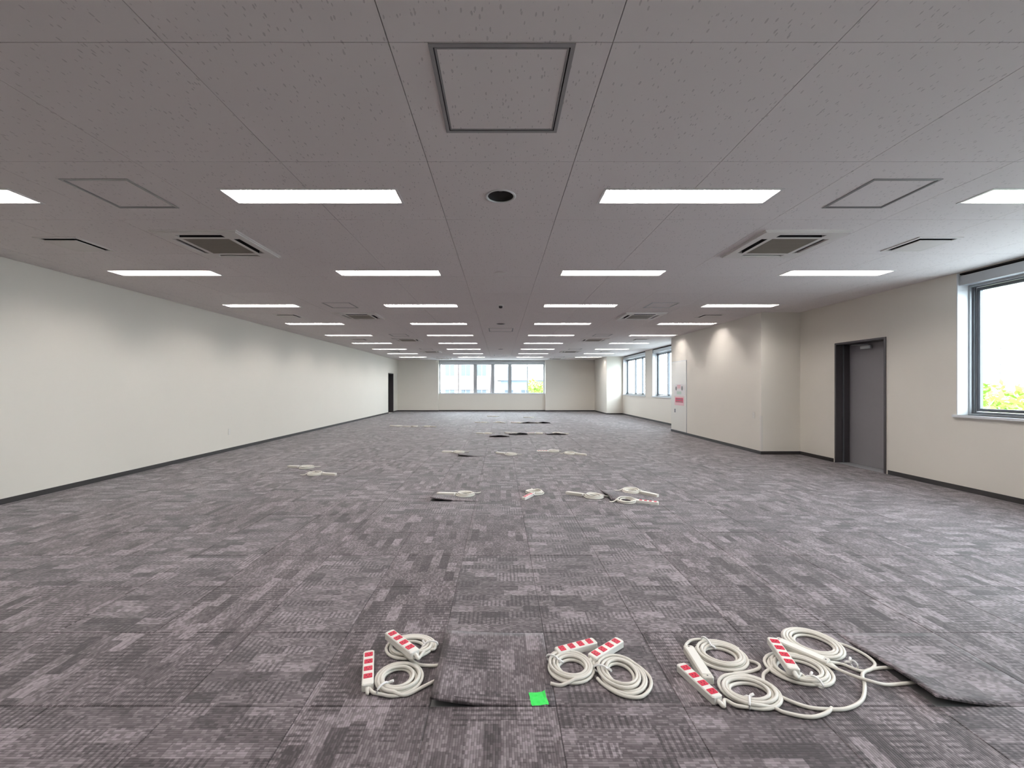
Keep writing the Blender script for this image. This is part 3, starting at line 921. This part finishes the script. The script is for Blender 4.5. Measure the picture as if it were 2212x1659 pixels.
power_strip('face-down power strip under the coil with the long loop running beneath the raised tile',
    ((1690, 1384), (1774, 1420)), (1697, 1814, 1352, 1431), [(1785, 1424), (1800, 1420)],
    [(1784, 1381), (1831, 1396), (1869, 1415), (1890, 1434), (1879, 1447), (1857, 1449), (1816, 1434), (1780, 1430, 0.02), (1785, 1434, 0.02), (1831, 1455, 0.02), (1879, 1471, 0.019), (1914, 1479, 0.008), (1948, 1477), (1976, 1474)], flipped=True, seed=23, direction=-1)
lt = thing('loop_tie', 'white tie joining the loose cord loop beside the raised tile', 'cable tie', tuple(P(1845, 1445, 0.0)))
tie(lt, (0, 0, 0), (1, 0.2), 0.016)

# green tape
q = P(1163, 1510, 0.0)
gt = thing('green_tape', 'small bright green square of tape on the carpet tile', 'tape', tuple(q), math.radians(8))
m = MB(); n = 6; rd = random.Random(2)
for jj in range(n+1):
    for ii in range(n+1):
        m.v.append((-0.034+0.068*ii/n+rd.uniform(-1,1)*0.0015, -0.036+0.072*jj/n+rd.uniform(-1,1)*0.0015, 0.0012+rd.uniform(0, 0.002)+(0.006 if (ii == n and jj > 3) else 0)))
for jj in range(n):
    for ii in range(n):
        k = jj*(n+1)+ii; m.f.append((k, k+1, k+n+2, k+n+1))
m.build('tape_square', 'green_tape', gt)

# the rows further back: one prototype each way round, copied
def generic(seed, flipped):
    root = thing('coiled_power_strip', '', 'power strip', (0,0,0), 0, 'power strips further back on the carpet')
    tip = strip_parts(root, (-0.15, 0.05), math.radians(-20), 0.0, 0.235, flipped, slots=False)
    rx = 0.115
    c = Vector((0.06, 0, 0))
    coil = coil_pts(c, rx, rx, math.pi*0.95, math.pi*1.9, seed, 8, direction=1, seg=20)
    pts = catmull([tip-Vector((0.02, -0.006, 0)), tip, coil[0]], 5)[:-1]+coil+catmull([coil[-1], c+Vector((0.14, 0.03, 0.008)), c+Vector((0.19, 0.05, 0.008))], 6)[1:]
    MB().tube(pts, 0.0072, 6).build('cord', 'cable_vinyl', root)
    tie(root, (c.x-0.095, -0.01, 0), (0, 1))
    return root
places = [
 # px, py, rotation deg, flipped, label
 (995, 1070, 15, 1, 'power strip with bundled cord beside the small raised tile, row beyond the green tape'),
 (1153, 1068, 80, 0, 'power strip and round cord coil alone, row beyond the green tape'),
 (1272, 1073, -10, 1, 'power strip and coil next to the touching pair, row beyond the green tape'),
 (1375, 1064, 150, 1, 'power strip and coil of the touching pair, farther from the green tape'),
 (1365, 1084, 175, 0, 'power strip and coil of the touching pair, nearer to the green tape'),
 (655, 1011, 5, 1, 'cord bundle off towards the blank wall, touching the raised tile'),
 (690, 1025, 185, 1, 'cord bundle off towards the blank wall, beside the raised tile'),
 (985, 978, 10, 1, 'power strip and cord bundle in the third row of cords, blank wall end'),
 (1098, 982, -15, 1, 'power strip and cord bundle in the third row of cords, middle'),
 (1190, 976, 20, 0, 'power strip and cord bundle in the third row of cords, window wall end'),
 (1238, 981, 160, 1, 'loose cord bundle in the third row of cords, last towards window wall'),
 (1050, 937, 10, 1, 'cord bundle in the fourth row of cords, blank wall end'),
 (1108, 937, -20, 1, 'cord bundle in the fourth row of cords, second from blank wall'),
 (1160, 937, 25, 0, 'cord bundle in the fourth row of cords, third from blank wall'),
 (1207, 937, 170, 1, 'cord bundle in the fourth row of cords, window wall end'),
 (1042, 913, 10, 1, 'cord bundle in the fifth row of cords, blank wall end'),
 (1080, 913, 150, 1, 'cord bundle in the fifth row of cords, second from blank wall'),
 (1120, 914, 0, 0, 'cord bundle in the fifth row of cords, middle'),
 (1158, 914, 20, 1, 'cord bundle in the fifth row of cords, window wall end'),
 (1066, 900, 0, 1, 'cord bundle in the row nearest the far window, blank wall end'),
 (1145, 902, 15, 1, 'cord bundle in the row nearest the far window, window wall end'),
 (858, 921, 0, 1, 'cord bundle on the carpet nearest the dark doorway'),
 (891, 922, 20, 1, 'cord bundle on the carpet second from the dark doorway'),
 (927, 922, 170, 1, 'cord bundle on the carpet third from the dark doorway'),
]
pr = {}
for px_, py_, deg, fl, lab in places:
    q = P(px_, py_)
    if fl not in pr:
        pr[fl] = generic(31+fl, bool(fl)); pr[fl].location = q; pr[fl].rotation_euler = (0, 0, math.radians(deg)); pr[fl]['label'] = lab
    else: dup(pr[fl], q, math.radians(deg), lab)

# ------------------------------------------------------------------ outside
GZ = -4.0
struct(MB().box(-90, 120, -60, 140, GZ-0.2, GZ).build('ground', 'asphalt'))
def tree(label, loc, h, rad, leafmat, seed, n=2600, ls=0.13):
    rd = random.Random(seed)
    o = thing('tree', label, 'tree', loc)
    m = MB().tube([(0,0,0), (0.05,0.03,h*0.4), (0.0,0.08,h*0.8)], [0.13, 0.10, 0.03], 8)
    for k in range(6):
        a = k*1.05; m.tube([(0.03,0.03,h*(0.35+0.05*k)), (math.cos(a)*rad*0.6, math.sin(a)*rad*0.6, h*(0.55+0.06*k))], [0.05, 0.015], 6)
    m.build('trunk', 'bark', o)
    m = MB()
    blobs = [(rd.uniform(-.6,.6)*rad, rd.uniform(-.6,.6)*rad, h*rd.uniform(0.45, 0.88), rad*rd.uniform(0.35, 0.6)) for _ in range(16)]
    for k in range(n):
        b = rd.choice(blobs)
        d = Vector((rd.gauss(0,1), rd.gauss(0,1), rd.gauss(0,1))).normalized()*b[3]*rd.uniform(0.6, 1.0)
        c = Vector(b[:3])+d
        u_ = Vector((rd.gauss(0,1), rd.gauss(0,1), rd.gauss(0,1))).normalized(); w_ = u_.cross(Vector((rd.gauss(0,1), rd.gauss(0,1), rd.gauss(0,1)))).normalized()
        s_ = ls*rd.uniform(0.6, 1.3)
        m.quad(c-u_*s_, c+w_*s_*0.45, c+u_*s_, c-w_*s_*0.45)
    me = m.mesh('foliage', leafmat, weld=False)
    f = link('foliage', me, o); f['kind'] = 'stuff'
    return o
tree('lime green leafy tree outside the near side window', (13.6, 11.5, GZ), 5.6, 1.7, 'leaf_lime', 1, 3200)
tree('dark green tree next to the lime tree outside the near window', (18.6, 15.2, GZ), 4.9, 1.4, 'leaf_green', 2, 2200)
tree('lime green tree outside the far window before the blue-grey house', (3.3, 39.0, GZ), 6.2, 1.3, 'leaf_lime', 3, 2600)

up = thing('utility_pole', 'pale concrete utility pole with crossarms beyond the near side window', 'pole', (30.8, 26.0, GZ))
MB().tube([(0,0,0), (0,0,7.9)], [0.20, 0.13], 12).build('pole_shaft', 'pole_concrete', up)
for z_, l_ in ((7.7, 1.1), (6.7, 0.8), (6.2, 0.6)):
    MB().box(-l_, l_, -0.05, 0.05, z_-0.05, z_+0.05).build('crossarm', 'pole_concrete', up)
for x_ in (-1.0, -0.5, 0.5, 1.0):
    MB().lathe([(0.05, 7.75), (0.07, 7.82), (0.04, 7.86), (0.06, 7.95), (0.0, 7.98)], x_, 0, 10).build('insulator', 'white_enamel', up)
MB().lathe([(0.0, 5.9), (0.22, 5.92), (0.24, 6.2), (0.22, 6.6), (0.0, 6.64)], -0.55, 0.1, 16).build('transformer', 'pole_concrete', up)
for dx in (-1.0, 1.0):
    pts = [(dx+k*1.5-15, k*0.6-6, 8.0-0.006*(10-abs(k-10))*abs(k-10)) for k in range(0, 21)]
    MB().tube(pts, 0.02, 5).build('power_line', 'alu_dark', up)

def house(label, x0, x1, y0, y1, h, wall, roof, rows, cols, flat=False):
    o = thing('house', label, 'building', ((x0+x1)/2, (y0+y1)/2, GZ))
    hx, hy = (x1-x0)/2, (y1-y0)/2
    hs = []
    for r_ in range(rows):
        for c_ in range(cols):
            cx_ = -hx+2*hx*(c_+0.5)/cols; cz = 1.0+r_*2.7
            hs.append((cx_-0.55, cx_+0.55, cz, cz+1.3))
    m = MB().plate(-hx, hx, 0, h, hs, -hy, -hy+0.2, xz)
    m.box(-hx, -hx+0.2, -hy+0.2, hy, 0, h); m.box(hx-0.2, hx, -hy+0.2, hy, 0, h); m.box(-hx+0.2, hx-0.2, hy-0.2, hy, 0, h)
    m.build('wall', wall, o)
    for q in hs:
        f = MB().plate(q[0], q[1], q[2], q[3], [(q[0]+0.06, (q[0]+q[1])/2-0.03, q[2]+0.06, q[3]-0.06), ((q[0]+q[1])/2+0.03, q[1]-0.06, q[2]+0.06, q[3]-0.06)], -hy+0.05, -hy+0.10, xz).build('window', 'aluminium', o)
        MB().box(q[0]+0.05, q[1]-0.05, -hy+0.11, -hy+0.13, q[2]+0.05, q[3]-0.05).build('pane', 'far_window', f)
    m = MB()
    if flat: m.box(-hx-0.15, hx+0.15, -hy-0.15, hy+0.15, h, h+0.3)
    else:
        a = 0.4; rz_ = h+1.8
        m.v = [(-hx-a,-hy-a,h),(hx+a,-hy-a,h),(hx+a,hy+a,h),(-hx-a,hy+a,h),(-hx-a,0,rz_),(hx+a,0,rz_)]
        m.f = [(0,1,5,4),(2,3,4,5),(0,4,3),(1,2,5),(3,2,1,0)]
    m.build('roof', roof, o)
    return o
house('pinkish rendered building outside the far window', -6.4, -1.2, 46, 54, 8.8, 'render_pink', 'roof_slate', 3, 3, True)
house('blue-grey house with pitched roof outside the far window', 0.0, 7.5, 48, 57, 6.0, 'render_blue', 'roof_slate', 2, 4)
gr = thing('guard_rail', 'thin metal rail outside the far window', 'rail', (WX0+0.9, WY+0.55, -0.12))
MB().tube([(-0.9, 0, 1.22), (1.7, 0, 1.22)], 0.015, 8).build('top_rail', 'alu_dark', gr)
for x_ in (-0.88, 0.4, 1.68): MB().tube([(x_, 0, 0), (x_, 0, 1.22)], 0.012, 8).build('post', 'alu_dark', gr)
lg = struct(MB().box(WX0-0.5, WX1+0.5, WY+0.35, WY+0.75, -0.5, -0.12).build('ledge_outside', 'concrete'))
